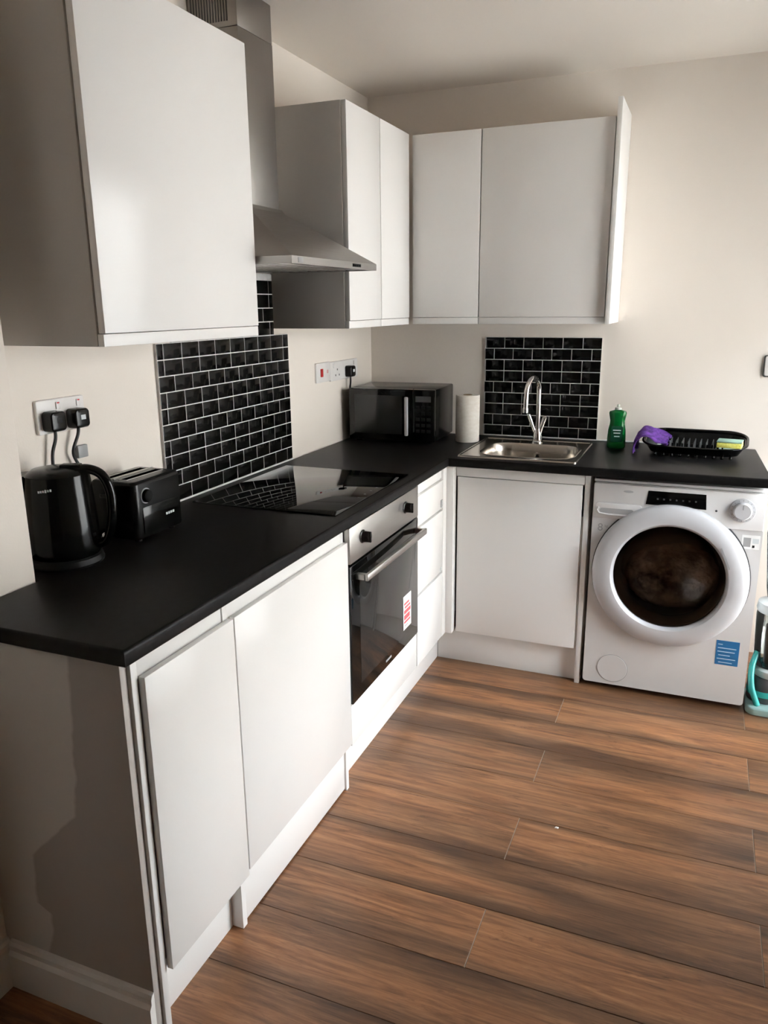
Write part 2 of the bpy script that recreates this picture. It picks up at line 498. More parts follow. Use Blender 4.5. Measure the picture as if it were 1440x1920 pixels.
# glazed door in the right wall (out of the picture, it lets the daylight in)
gd = struct(bx('door_1', (XR+0.03, DOOR[0], 0.0), (XR+0.09, DOOR[1], 0.05), upvc_m, bev=0.003))
ymid = (DOOR[0]+DOOR[1])/2
for n_, a, b in (('door_frame', (XR+.03, DOOR[0], .05), (XR+.09, DOOR[0]+.06, DOOR[3])),
                 ('door_frame', (XR+.03, DOOR[1]-.06, .05), (XR+.09, DOOR[1], DOOR[3])),
                 ('door_frame', (XR+.03, DOOR[0]+.06, DOOR[3]-.06), (XR+.09, DOOR[1]-.06, DOOR[3])),
                 ):
    bx(n_, a, b, upvc_m, gd, 0.003)
for y0, y1 in ((DOOR[0]+.06, DOOR[1]-.06),):
    bx('door_pane', (XR+.058, y0, .05), (XR+.062, y1, DOOR[3]-.06), pane_m, gd, 0)
struct(bx('wall_sky_block', (XR+3.2, -10, -0.1), (XR+3.4, 7, 3.75), render_m, bev=0))   # unseen wall, added to block the low sky
struct(bx('ground', (XR+T, -14, -0.25), (14, 8, -0.1), ground_m, bev=0))

# baseboards: flat board with a rounded, stepped top
def skirting(name, L, m, h=0.122, t=0.016):
    prof = [(0, 0), (t, 0), (t, h*0.72), (t*0.62, h*0.80), (t*0.62, h*0.90), (t*0.4, h*0.97), (0, h)]
    bm = bmesh.new()
    A = [bm.verts.new((0, -p[0], p[1])) for p in prof]; B = [bm.verts.new((L, -p[0], p[1])) for p in prof]
    for i in range(len(prof)):
        j = (i+1) % len(prof); bm.faces.new((A[i], A[j], B[j], B[i]))
    bm.faces.new(A); bm.faces.new(B)
    return to_mesh(bm, name)
bb = struct(put('baseboard_end', skirting('baseboard_end', 0.562-0.166, trim_m), trim_m, None, (0.166, -2.522, 0.0)))
bl = struct(put('baseboard_left', skirting('baseboard_left', -2.522-YF, trim_m), trim_m, None, (0.15, YF, 0.0)))
bl.rotation_euler = (0, 0, PI/2)

# floor of laminate planks
fl = struct(bx('floor', (-T, YF-T, -0.10), (XR+T, T, -0.012), under_m, bev=0))
PW, PL = 0.198, 1.295
pm = bpy.data.meshes.new('plank')
bm = bmesh.new(); bmesh.ops.create_cube(bm, size=1.0)
for v in bm.verts: v.co = Vector((v.co.x*(PL-0.0007), v.co.y*(PW-0.0006), v.co.z*0.012))
top = [e for e in bm.edges if all(v.co.z > 0 for v in e.verts)]
bmesh.ops.bevel(bm, geom=top, offset=0.0011, segments=1, affect='EDGES')
bmesh.ops.recalc_face_normals(bm, faces=bm.faces)
bm.to_mesh(pm); bm.free()
pm.materials.append(wood_m); pm.materials.append(edge_m)
for p in pm.polygons:
    if 0.05 < abs(p.normal.x) < 0.99 and p.normal.z > 0.05: p.material_index = 1
random.seed(4)
row = 0
y = -1.115 + 6*PW
while y > YF-0.05:
    # y is the far edge of the row
    k = round((-1.115-y)/PW)
    off = 1.115 if k % 2 == 0 else 1.765
    x = off - 2*PL
    while x < XR:
        if x+PL > 0.0:
            put('floor_plank', pm, None, fl, (x+PL/2, y-PW/2, -0.006))
        x += PL
    y -= PW

# ================================================================== worktop
WT, WB = 0.91, 0.876
out = [(0.002, -0.002), (0.002, -2.305), (0.152, -2.305), (0.152, -2.54), (0.594, -2.54), (0.594, -0.614), (1.768, -0.614), (1.742, -0.002)]
SX0, SX1, SY0, SY1 = 0.614, 1.090, -0.572, -0.105
hole = rrect(SX0+.012, SY0+.012, SX1-.012, SY1-.012, 0.02)
wk = put('worktop', slab_mesh(out, WB, WT, 0.008, [hole], 4, 0.006), work_m)
tag(wk, 'black laminate L-shaped kitchen worktop along both walls', 'worktop')

# ================================================================== tiled splashbacks
def tile_proto(w, h, t=0.006):
    return bx_mesh((t, w, h), 0.0016, 2, 'tile')
_tiles = {}
def splashback(name, label, plane, u0, u1, z0, z1, offs, pitch, row, patt, top_down=True, extra=None, gap=0.0029):
    # plane 'x': on the left wall (u = y) ; plane 'y': on the back wall (u = x)
    root = thing(name, label, 'splashback', (0, 0, z0))
    def slab(a0, a1, b0, b1, nm):
        if plane == 'x': bx(nm, (0.0005, a0, b0), (0.0092, a1, b1), grout_m, root, 0)
        else: bx(nm, (a0, -0.0092, b0), (a1, -0.0005, b1), grout_m, root, 0)
    slab(u0, u1, z0, z1, 'grout_bed')
    rows = []
    nr = int(round((z1-z0)/row))
    for i in range(nr):
        rows.append((z1-(i+1)*row, u0, u1, patt[i % len(patt)]))
    if extra:
        e0, e1, ez = extra
        slab(e0, e1, z1, ez, 'grout_bed')
        n2 = int(round((ez-z1)/row))
        for i in range(n2):
            rows.append((z1+i*row, e0, e1, patt[(-i-1) % len(patt)]))
    for zb, a0, a1, kind in rows:
        u = offs[kind] - 40*pitch
        while u < a1:
            s0, s1 = max(u, a0), min(u+pitch, a1)
            if s1-s0 > 0.012:
                w = round(s1-s0-gap, 4); h = round(row-gap, 4)
                key = (plane, w, h)
                if key not in _tiles:
                    me = bx_mesh((0.006, w, h) if plane == 'x' else (w, 0.006, h), 0.0012, 2, 'tile')
                    me.materials.append(tile_m); _tiles[key] = me
                c = (0.0076, (s0+s1)/2, zb+row/2) if plane == 'x' else ((s0+s1)/2, -0.0076, zb+row/2)
                o = put('tile', _tiles[key], None, root, c)
                # hand-laid mosaic: each piece sits at a very slightly different tilt
                o.rotation_euler = (0, random.uniform(-.006, .006), random.uniform(-.006, .006)) if plane == 'x' else (random.uniform(-.006, .006), 0, random.uniform(-.006, .006))
            u += pitch
    return root
random.seed(11)
sl = splashback('tile_splashback', 'black brick-bond tile splashback behind the hob, rising to the hood', 'x', -1.638, -0.842, 0.915, 1.403,
                {'A': -0.883, 'B': -0.928}, 0.0905, 0.0488, 'AABAABAABA', extra=(-1.56, -0.946, 1.62))
bx('sealant_bead', (0.0005, -1.80, 0.9105), (0.013, -0.842, 0.9165), seal_m, sl, 0.002)
sb_ = splashback('tile_splashback', 'black brick-bond tile splashback behind the sink and tap', 'y', 0.572, 1.093, 0.912, 1.361,
                 {'A': 0.663, 'B': 0.703}, 0.0872, 0.0499, 'ABAABAABA')
bx('sealant_bead', (0.572, -0.013, 0.9105), (1.7, -0.0005, 0.9165), seal_m, sb_, 0.002)

# ================================================================== base cabinets
XD = 0.584      # face of the doors on the left run
XC = 0.564      # front of the carcasses on the left run
ZD0, ZD1 = 0.15, 0.829
PT = 0.018
def carcass_left(root, y0, y1, z0=0.15, z1=0.874, x1=None):
    x1 = x1 or XC
    multi_box('carcass', [((0.03, y0, z0), (x1, y0+PT, z1)), ((0.03, y1-PT, z0), (x1, y1, z1)),
                          ((0.03, y0+PT, z0), (x1, y1-PT, z0+PT)), ((0.03, y0+PT, z0+PT), (0.04, y1-PT, z1))], carc_m, root)

# 1: nearest narrow cabinet, its plinth set back
c1 = thing('base_cabinet', 'narrow white base cabinet nearest the viewer, at the open end of the run', 'cabinet', (0.3, -2.35, 0), group=None)
carcass_left(c1, -2.500, -2.196)
bx('door', (XC+.0045, -2.482, ZD0), (XD, -2.1765, ZD1), door_m, c1, 0.002)
bx('top_rail', (0.545, -2.482, 0.822), (XC+.001, -2.196, 0.874), carc_m, c1, 0.001)
bx('plinth', (0.522, -2.500, 0.0), (0.538, -2.1965, 0.148), carc_m, c1, 0.001)
bx('end_post', (XC-.024, -2.5025, 0.0), (XC+.006, -2.4845, 0.874), carc_m, c1, 0.0015)

# 2: wide cabinet, plinth flush below its door
c2 = thing('base_cabinet', 'wide white base cabinet left of the oven with plinth flush under its door', 'cabinet', (0.3, -1.87, 0))
multi_box('side_panel', [((0.03, -2.195, 0.0), (XC+.004, -2.177, 0.874))], carc_m, c2)
multi_box('side_panel', [((0.03, -1.580, 0.0), (XC+.004, -1.563, 0.874))], carc_m, c2)
bx('door', (XC+.005, -2.1725, ZD0+.012), (XD, -1.5645, ZD1+.002), door_m, c2, 0.002)
bx('top_rail', (0.545, -2.1765, 0.824), (XC+.004, -1.5805, 0.874), carc_m, c2, 0.001)
bx('plinth', (0.545, -2.1765, 0.006), (XC-.002, -1.5805, 0.158), door_m, c2, 0.001)

# 3: housing round the oven
oh = thing('oven_housing', 'white housing under the oven with flat panel below the oven door', 'cabinet', (0.3, -1.26, 0))
multi_box('carcass', [((0.03, -1.5625, 0.15), (XC-.02, -1.5555, 0.872)), ((0.03, -0.9645, 0.15), (XC-.02, -0.9575, 0.872)),
                      ((0.03, -1.5555, 0.15), (XC-.02, -0.9645, 0.168))], carc_m, oh)
bx('lower_panel', (XC-.01, -1.5600, 0.152), (XD-.002, -0.9595, 0.292), door_m, oh, 0.0015)

# 4: drawer unit with corner post
du = thing('drawer_unit', 'narrow white drawer unit between the oven and the corner', 'cabinet', (0.3, -0.78, 0))
multi_box('carcass', [((0.03, -0.954, 0.15), (XC-.02, -0.942, 0.872)), ((0.03, -0.66, 0.15), (XC-.02, -0.642, 0.872)),
                      ((0.03, -0.942, 0.15), (XC-.02, -0.66, 0.166))], carc_m, du)
for z0, z1 in ((0.152, 0.436), (0.446, 0.704), (0.714, 0.829)):
    d = bx('drawer', (XC, -0.9555, z0), (XD, -0.652, z1), door_m, du, 0.002)
    bx('grip_lip', (XC+.001, -0.9545, z1+.0005), (XC+.007, -0.654, z1+.0055), carc_m, d, 0.0006)
bx('latch', (XD+.0002, -0.683, 0.722), (XD+.004, -0.667, 0.752), grey_m, du, 0.001, label='small grey latch on the top drawer')
bx('latch', (XD+.0002, -0.678, 0.452), (XD+.003, -0.668, 0.468), lgrey_m, du, 0.001)
bx('top_rail', (0.545, -0.9555, 0.836), (XC+.012, -0.652, 0.874), carc_m, du, 0.001)
bx('corner_post', (XC-.03, -0.650, 0.15), (XD, -0.606, 0.874), carc_m, du, 0.0015)
bx('corner_post', (XC+.004, -0.605, 0.15), (0.612, -0.560, 0.874), carc_m, du, 0.0015)

pl_ = bx('plinth_board', (0.512, -1.5625, 0.0), (0.528, -0.535, 0.149), carc_m, None, 0.001)
tag(pl_, 'long white plinth board under the oven and drawers', 'plinth')

# 5: sink cabinet
YD = -0.574
sk = thing('sink_cabinet', 'white single-door base cabinet under the sink', 'cabinet', (0.87, -0.3, 0))
multi_box('carcass', [((0.615, -0.555, 0.15), (0.633, -0.03, 0.70)), ((1.110, -0.555, 0.15), (1.125, -0.03, 0.70)),
                      ((0.633, -0.555, 0.15), (1.110, -0.03, 0.168)), ((0.633, -0.04, 0.168), (1.110, -0.03, 0.70))], carc_m, sk)
bx('door', (0.621, YD, ZD0), (1.120, YD+.018, ZD1), door_m, sk, 0.002)
bx('top_rail', (0.613, YD+.004, 0.831), (1.1275, YD+.0165, 0.874), carc_m, sk, 0.001)
bx('end_panel', (1.1285, YD+.002, 0.0), (1.148, -0.03, 0.874), carc_m, sk, 0.0015)
bx('plinth', (0.5305, YD+.034, 0.0), (1.1275, YD+.050, 0.149), carc_m, sk, 0.001)

# ================================================================== wall cabinets
UZ0, UZ1 = 1.426, 2.175
UX = 0.321
def wall_cab_left(root, y0, y1, doors, near_side=True):
    multi_box('carcass', [((0.002, y0+PT, UZ0), (UX-.02, y1, UZ0+PT)), ((0.002, y0+PT, UZ1-PT), (UX-.02, y1, UZ1)),
                          ((0.002, y1-PT, UZ0+PT), (UX-.02, y1, UZ1-PT)), ((0.002, y0+PT, UZ0+PT), (0.01, y1-PT, UZ1-PT))], carc_m, root)
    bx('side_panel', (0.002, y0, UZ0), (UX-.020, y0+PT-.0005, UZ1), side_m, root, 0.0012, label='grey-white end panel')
    bx('grip_rail', (UX-.0195, y0+.001, UZ0), (UX-.003, y1, UZ0+.0265), carc_m, root, 0.0012)
    for a, b in doors:
        bx('door', (UX-.0185, a, UZ0+.0278), (UX, b, UZ1), door_m, root, 0.002)

n1 = thing('wall_cabinet', 'large white wall cabinet nearest the viewer, above the kettle', 'cabinet', (0.15, -1.88, UZ0))
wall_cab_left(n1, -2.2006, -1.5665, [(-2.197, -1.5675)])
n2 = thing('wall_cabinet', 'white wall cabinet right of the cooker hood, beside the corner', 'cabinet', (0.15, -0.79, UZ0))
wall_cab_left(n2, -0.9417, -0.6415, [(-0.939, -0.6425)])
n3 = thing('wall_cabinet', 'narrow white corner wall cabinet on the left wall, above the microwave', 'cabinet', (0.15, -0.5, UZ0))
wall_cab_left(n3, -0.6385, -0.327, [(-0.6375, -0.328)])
UY = -0.3036
def wall_cab_back(root, x0, x1):
    multi_box('carcass', [((x0, UY+.02, UZ0), (x1, -0.002, UZ0+PT)), ((x0, UY+.02, UZ1-PT), (x1, -0.002, UZ1)),
                          ((x0, UY+.02, UZ0+PT), (x0+PT, -0.002, UZ1-PT)), ((x1-PT, UY+.02, UZ0+PT), (x1, -0.002, UZ1-PT)),
                          ((x0+PT, -0.01, UZ0+PT), (x1-PT, -0.002, UZ1-PT))], carc_m, root)
    bx('grip_rail', (x0+.0005, UY+.003, UZ0), (x1-.0005, UY+.0195, UZ0+.0265), carc_m, root, 0.0012)
n4 = thing('wall_cabinet', 'narrow white wall cabinet on the back wall next to the corner', 'cabinet', (0.48, -0.15, UZ0))
wall_cab_back(n4, 0.325, 0.6165)
bx('door', (0.3255, UY, UZ0+.0278), (0.6155, UY+.0185, UZ1), door_m, n4, 0.002)
n5 = thing('wall_cabinet', 'wide white wall cabinet on the back wall above the sink', 'cabinet', (0.88, -0.15, UZ0))
wall_cab_back(n5, 0.618, 1.132)
bx('door', (0.6195, UY, UZ0+.0278), (1.1285, UY+.0185, UZ1), door_m, n5, 0.002)
ep = bx('cabinet_end_panel', (1.135, -0.329, UZ0), (1.153, -0.002, 2.234), carc_m, None, 0.0015)
tag(ep, 'tall white end panel finishing the wall cabinets above the washing liquid', 'panel')

# ================================================================== cooker hood
hd = thing('cooker_hood', 'stainless steel pyramid chimney cooker hood over the hob', 'cooker hood', (0.2, -1.255, 1.625))
HY0, HY1, HX = -1.556, -0.950, 0.430
CX, CY0, CY1, CZ = 0.172, -1.355, -1.155, 1.812
hz0, hz1 = 1.622, 1.643
def R4(x0, x1, y0, y1, z): return [(x0, y0, z), (x1, y0, z), (x1, y1, z), (x0, y1, z)]
ctr = Vector((0.2, -1.255, 1.7))
def sub(rg): return [tuple(Vector(p)-ctr) for p in rg]
can = put('canopy', loft_mesh([sub(R4(0.012, HX, HY0, HY1, hz1)), sub(R4(0.012, HX-.004, HY0+.004, HY1-.004, hz1+.003)),
                               sub(R4(0.012, CX+.012, CY0-.012, CY1+.012, CZ-.012)), sub(R4(0.012, CX+.006, CY0-.006, CY1+.006, CZ))], ang=0.3), steelh_m, hd, ctr)
# lip round the bottom: open frame with a filter plate inside
multi_box('lip', [((HX-.012, HY0, hz0), (HX, HY1, hz1)), ((0.012, HY0, hz0), (HX-.012, HY0+.012, hz1)),
                  ((0.012, HY1-.012, hz0), (HX-.012, HY1, hz1)), ((0.012, HY0+.012, hz0), (0.024, HY1-.012, hz1))], steelh_m, hd)
flt = bx('grease_filter', (0.03, HY0+.02, hz0+.004), (HX-.018, HY1-.02, hz0+.014), steelh_m, hd, 0.001)
for k in range(9):
    xx = 0.06+k*0.037
    bx('filter_bar', (xx, HY0+.04, hz0+.001), (xx+.012, HY1-.04, hz0+.0045), steelv_m, flt, 0.0005)
bt = bx('control_panel', (HX, -1.150, hz0+.006), (HX+.0015, -1.085, hz0+.016), blkmat_m, hd, 0.0004)
for k in range(4):
    bx('button', (HX+.0015, -1.146+k*.015, hz0+.008), (HX+.004, -1.136+k*.015, hz0+.014), blk_m, bt, 0.0006)
bx('rating_plate', (HX, -1.52, hz0+.003), (HX+.001, -1.49, hz0+.018), grey_m, hd, 0.0003)
# chimney: lower sleeve and narrower upper sleeve with slots in its sides
bx('lower_chimney', (0.002, CY0, CZ-.004), (CX, CY1, 2.296), steelv_m, hd, 0.0025)
uc = bx('upper_chimney', (0.002, CY0+.0008, 2.2965), (CX-.0008, CY1-.0008, HC-.002), steelv_m, hd, 0.0025)
for k in range(14):
    xx = 0.012+k*0.0094
    for yy, s in ((CY0+.0008, -1), (CY1-.0008, 1)):
        bx('vent_slot', (xx, min(yy, yy+s*.0007), 2.312), (xx+.0052, max(yy, yy+s*.0007), 2.385), dgrey_m, uc, 0)

# ================================================================== hob
hb = thing('ceramic_hob', 'black glass hob set in the worktop under the hood', 'hob', (0.3, -1.276, WT))
bx('glass_top', (0.052, -1.578, WT+.0002), (0.553, -0.972, WT+.0045), glassblk_m, hb, 0.0018)
for k in range(4):
    bx('touch_mark', (0.525, -1.36+k*.05, WT+.0045), (0.532, -1.353+k*.05, WT+.0048), grey_m, hb, 0)

# ================================================================== oven
ov = thing('built_in_oven', 'built-in oven with steel control panel and black glass door under the hob', 'oven', (0.3, -1.26, 0.3))
OY0, OY1 = -1.5580, -0.9615
bx('oven_body', (0.06, OY0+.006, 0.30), (XC-.005, OY1-.006, 0.868), blkmat_m, ov, 0.002)
bx('control_panel', (XC-.004, OY0, 0.759), (XD+.004, OY1, 0.872), steelh_m, ov, 0.002)
odr = bx('oven_door', (XC-.004, OY0, 0.297), (XD+.004, OY1, 0.752), glassblk_m, ov, 0.003)
win_m = mat('oven_window_glass', (.022, .021, .020), 0.05, spec=0.55)
bx('window', (XD+.004, OY0+.065, 0.345), (XD+.0048, OY1-.045, 0.700), win_m, odr, 0.0003)
# handle: flat bar on two standoffs
hy0, hy1 = OY0+.035, OY1-.018
bar = bx('handle', (XD+.034, hy0, 0.700), (XD+.046, hy1, 0.722), steelh_m, odr, 0.003)
for yy in (hy0, hy1-.02):
    bx('handle_mount', (XD+.004, yy, 0.702), (XD+.034, yy+.02, 0.720), steelh_m, bar, 0.002)
for yy in (-1.465, -1.093):
    kb = put('knob', lathe_mesh([(0, .026), (.014, .026), (.0165, .023), (.018, .004), (.021, .002), (.021, 0), (0, 0)], 28, 'x'), blk_m, ov, (XD+.004, yy, 0.823))
    bx('grip', (XD+.012, yy-.004, 0.806), (XD+.034, yy+.004, 0.840), blk_m, kb, 0.002)
st = bx('energy_label', (XD+.0050, -1.120, 0.368), (XD+.0056, -1.040, 0.497), wht_m, odr, 0.0002, label='white and red sticker on the oven glass')
for z0, z1, y0, y1 in ((0.462, 0.470, -1.113, -1.062), (0.448, 0.456, -1.106, -1.050), (0.428, 0.442, -1.113, -1.047), (0.405, 0.423, -1.113, -1.055), (0.392, 0.400, -1.113, -1.050)):
    bx('red_print', (XD+.0056, y0, z0), (XD+.0058, y1, z1), redp_m, st, 0)
bx('print_line', (XD+.0056, -1.108, 0.380), (XD+.0058, -1.075, 0.383), grey_m, st, 0)
lg = bx('maker_mark', (XD+.004, -1.285, 0.318), (XD+.0045, -1.235, 0.326), grey_m, odr, 0)

# ================================================================== sink and tap
sk2 = thing('sink', 'stainless steel inset sink with one bowl, set in the worktop', 'sink', (0.852, -0.34, WT))
outer = rrect(SX0, SY0, SX1, SY1, 0.012, 4)
bowl_o = rrect(0.676, -0.520, 1.066, -0.212, 0.085, 10)
put('sink_deck', slab_mesh(outer, WT-.002, WT+.005, 0.004, [bowl_o], 3), sink_m, sk2)
# raised outer rim
def loop3(l2, z): return [(x, y, z) for x, y in l2]
put('rim', loft_mesh([loop3(inset(outer, .001), WT+.004), loop3(inset(outer, .003), WT+.0075), loop3(inset(outer, .008), WT+.0075), loop3(inset(outer, .011), WT+.004)], (False, False)), sink_m, sk2)
rings = []
for z, d in ((WT+.005, -.003), (WT+.0068, .0), (WT+.004, .003), (WT-.03, .008), (WT-.10, .014), (WT-.135, .022), (WT-.150, .036), (WT-.155, .06)):
    rings.append(loop3(inset(bowl_o, d) if abs(d) > 1e-6 else bowl_o, z))
put('bowl', loft_mesh(rings, (False, True)), sink_m, sk2)
put('drain', lathe_mesh([(.040, .0), (.040, .002), (.030, .003), (.026, -.001), (0, -.001)], 28), chrome_m, sk2, (0.871, -0.366, WT-.154))
ovf = put('overflow', lathe_mesh([(0, .003), (.010, .003), (.0155, .002), (.016, 0), (0, 0)], 24, 'y'), chrome_m, sk2, (0.872, -0.2195, WT-.045))
put('overflow_hole', lathe_mesh([(0, .0005), (.008, .0005), (.008, 0), (0, 0)], 20, 'y'), blkmat_m, ovf, (0.872, -0.2226, WT-.045))

tp = thing('kitchen_tap', 'chrome swan-neck mixer tap with two lever handles behind the sink bowl', 'tap', (0.858, -0.16, WT))
tx, ty = 0.858, -0.160
put('base', lathe_mesh([(0, 0), (.026, 0), (.026, .005), (.021, .010), (.020, .030), (.016, .045), (.0125, .06), (0, .06)], 28), chrome_m, tp, (tx, ty, WT+.005))
pts = [(tx, ty, WT+.06), (tx, ty, WT+.14), (tx-.001, ty-.001, WT+.215)]
for k in range(1, 10):
    a = PI*k/9
    pts.append((tx-.014*(1-math.cos(a)), ty-.066*(1-math.cos(a)), WT+.225+.066*math.sin(a)))
pts += [(tx-.0285, ty-.1335, WT+.20), (tx-.029, ty-.134, WT+.165)]
c = Vector(pts[0])
put('spout', tube_mesh([Vector(p)-c for p in smooth_path(pts, 3)], 0.0105, 14), chrome_m, tp, c)
put('nozzle', lathe_mesh([(0, 0), (.009, 0), (.0125, .002), (.0125, .02), (.0105, .024), (0, .024)], 20), chrome_m, tp, (tx-.029, ty-.134, WT+.150))
for s, dx, dz in ((-1, -.042, .105), (1, .030, .098)):
    p0 = Vector((tx, ty, WT+.020)); p1 = p0 + Vector((dx, -.004, dz))
    lv = put('lever', tube_mesh([(0, 0, 0), (p1-p0)*.35, (p1-p0)*.5, (p1-p0)], [.010, .0095, .008, .0105], 14), chrome_m, tp, p0)
    put('lever_cap', lathe_mesh([(0, .005), (.006, .004), (.0095, 0), (0, 0)], 16), chrome_m, lv, p1+Vector((dx*.02, 0, .001)))

# ================================================================== washing machine
wm = thing('washing_machine', 'white front-loading washing machine under the worktop', 'washing machine', (1.461, -0.3, 0))
X0, X1, YW = 1.163, 1.759, -0.578
cxw, czw, rw = 1.455, 0.508, 0.245
# body shell with a round opening in its front
bm = bmesh.new()
N = 64
zb, zt = 0.022, 0.850
def ring_sq(k):
    a = 2*PI*k/N
    c_, s_ = math.cos(a), math.sin(a)
    return c_, s_
circ = [bm.verts.new((cxw+rw*math.cos(2*PI*k/N), YW, czw+rw*math.sin(2*PI*k/N))) for k in range(N)]
loop_o = rrect(X0, zb, X1, zt, 0.012, 3)
vo = [bm.verts.new((x, YW, z)) for x, z in loop_o]
flat = vo + circ
for t in tessellate_polygon([[Vector((v.co.x, v.co.z, 0)) for v in vo], [Vector((v.co.x, v.co.z, 0)) for v in circ]]):
    bm.faces.new([flat[i] for i in t])
loop_i = inset(loop_o, -0.0)
vb = [bm.verts.new((x, YW+.52, z)) for x, z in loop_o]
for i in range(len(vo)):
    j = (i+1) % len(vo); bm.faces.new((vo[i], vo[j], vb[j], vb[i]))
bm.faces.new(vb)
me = autosmooth(to_mesh(bm, 'body'), 0.5)
cW = Vector((1.461, -0.32, 0.43))
me.transform(Matrix.Translation(-cW))
put('body', me, wm_m, wm, cW)
bx('top_lid', (X0, YW+.004, 0.8505), (X1, YW+.52, 0.862), wm_m, wm, 0.003)
for xx in (X0+.05, X1-.05):
    for yy in (YW+.06, YW+.46):
        put('foot', lathe_mesh([(0, 0), (.02, 0), (.02, .012), (.010, .014), (.010, .0225), (0, .0225)], 16), blkmat_m, wm, (xx, yy, 0))
# fascia strip
fa = bx('fascia', (X0+.002, YW-.007, 0.712), (X1-.002, YW-.0003, 0.848), wm_m, wm, 0.003)
# the fascia is cut by the door: display above the door
dp = put('display', slab_mesh([(-.105, -.052), (.105, -.056), (.101, .0), (-.098, .0)], 0, .0012, 0.0005), blkg_m, fa, (1.459, YW-.0075, 0.832))
dp.rotation_euler = (PI/2, 0, 0)
for k in range(7):
    bx('touch_mark', (1.392+k*.022, YW-.0091, 0.800), (1.398+k*.022, YW-.0087, 0.806), dgrey_m, fa, 0)
dr = put('detergent_drawer', slab_mesh(rrect(-.085, -.022, .085, .022, .012, 4), 0, .006, .003), wm_m, wm, (1.258, YW-.0072, 0.752))
dr.rotation_euler = (PI/2, 0, 0)
me = slab_mesh(rrect(-.062, -.010, .062, .010, .0095, 5), 0, .0006, 0); me.transform(TO_FRONT)
put('drawer_grip', me, grey_m, wm, (1.252, YW-.0134, 0.744))
me = tube_mesh([(-.066, 0, .013), (-.072, 0, .002), (-.064, 0, -.011), (-.03, 0, -.015), (.03, 0, -.015), (.066, 0, -.010)], .0035, 8)
put('drawer_lip', me, wm_m, wm, (1.252, YW-.0135, 0.744))
me = slab_mesh([(.018*math.cos(2*PI*k/20), .0045*math.sin(2*PI*k/20)) for k in range(20)], 0, .0005); me.transform(TO_FRONT)
put('maker_mark', me, grey_m, wm, (1.290, YW-.0072, 0.822))
kn = put('programme_dial', lathe_mesh([(0, .024), (.027, .024), (.030, .021), (.032, .006), (.043, .004), (.044, 0), (0, 0)], 40, 'y'), silver_m, wm, (1.684, YW-.0072, 0.784))
for k in range(16):
    a = 2*PI*k/16
    o = put('dial_mark', bx_mesh((.005, .0006, .0022)), grey_m, kn, (1.684+.0375*math.cos(a), YW-.0126, 0.784+.0375*math.sin(a)))
    o.rotation_euler = (0, -a, 0)
bx('dial_pointer', (1.682, YW-.0318, 0.792), (1.686, YW-.0312, 0.808), grey_m, kn, 0)
put('indicator', lathe_mesh([(0, .001), (.004, .001), (.004, 0), (0, 0)], 16, 'y'), dgrey_m, wm, (1.598, YW-.0072, 0.775))
# capacity badge, rating sticker, energy sticker, filter cover
me = text_mesh('8', 0.042); me.transform(TO_FRONT)
put('capacity_mark', me, grey_m, wm, (1.195, YW-.0007, 0.672))
me = text_mesh('kg', 0.014); me.transform(TO_FRONT)
put('capacity_mark', me, grey_m, wm, (1.217, YW-.0007, 0.680))
s_ = bx('rating_sticker', (1.692, YW-.0008, 0.642), (1.752, YW, 0.694), wht_m, wm, 0)
bx('print_block', (1.698, YW-.0011, 0.650), (1.722, YW-.0008, 0.684), grey_m, s_, 0)
bx('print_block', (1.728, YW-.0011, 0.664), (1.748, YW-.0008, 0.682), lgrey_m, s_, 0)
bx('print_block', (1.728, YW-.0011, 0.648), (1.736, YW-.0008, 0.657), blkmat_m, s_, 0)
s_ = bx('energy_sticker', (1.646, YW-.0009, 0.178), (1.726, YW, 0.276), blue_m, wm, 0, label='blue sticker with pale lines')
for k, (w0, w1) in enumerate(((.006, .022), (.006, .07), (.006, .066), (.01, .05), (.006, .07), (.012, .06))):
    z = 0.262-k*.0145
    bx('print_line', (1.646+w0, YW-.0012, z-.003), (1.646+w1, YW-.0009, z), mat('pale_blue_print', (.45, .58, .70), .5) if k == 0 else bpy.data.materials['pale_blue_print'], s_, 0)
put('filter_cover', lathe_mesh([(0, .002), (.056, .002), (.0575, .001), (.0575, 0), (0, 0)], 48, 'y', ang=0.2), wm_m, wm, (1.275, YW-.0003, 0.093))
put('filter_groove', lathe_mesh([(.0575, 0), (.0575, .0012), (.0595, .0012), (.0595, 0)], 48, 'y', closed=True), grey_m, wm, (1.275, YW-.0002, 0.093))
# door: broad silver-white ring, smoky glass bowl, drum with laundry
ring = [(.277, .0), (.279, .006), (.2785, .014), (.274, .022), (.265, .028), (.245, .034), (.222, .037), (.209, .035), (.202, .028), (.199, .018), (.199, .004), (.205, 0)]
dro = put('porthole_door', lathe_mesh(ring, 72, 'y', closed=True), silver_m, wm, (cxw, YW-.0078, czw))
put('door_seam', lathe_mesh([(.2785, 0), (.2785, .004), (.2825, .004), (.2825, 0)], 72, 'y', closed=True), dgrey_m, dro, (cxw, YW-.0005, czw))
put('door_glass', lathe_mesh([(.1985, .016), (.17, .018), (.13, .010), (.09, -.008), (.05, -.02), (0, -.025), (0, -.029), (.05, -.024), (.09, -.012), (.13, .006), (.17, .014), (.1985, .012)], 56, 'y'), glass_m, dro, (cxw, YW-.0078, czw))
put('gasket', lathe_mesh([(.205, -.01), (.198, -.005), (.186, -.02), (.178, -.06), (.184, -.065), (.21, -.03)], 56, 'y', closed=True), gask_m, wm, (cxw, YW-.0078, czw))
put('drum', lathe_mesh([(.19, -.07), (.235, -.09), (.235, -.36), (.10, -.38), (0, -.38)], 48, 'y'), drum_m, wm, (cxw, YW-.0078, czw))
bx('door_grip_mark', (1.640, YW-.0482, 0.568), (1.646, YW-.0472, 0.652), grey_m, dro, 0).rotation_euler = (0, -0.42, 0)

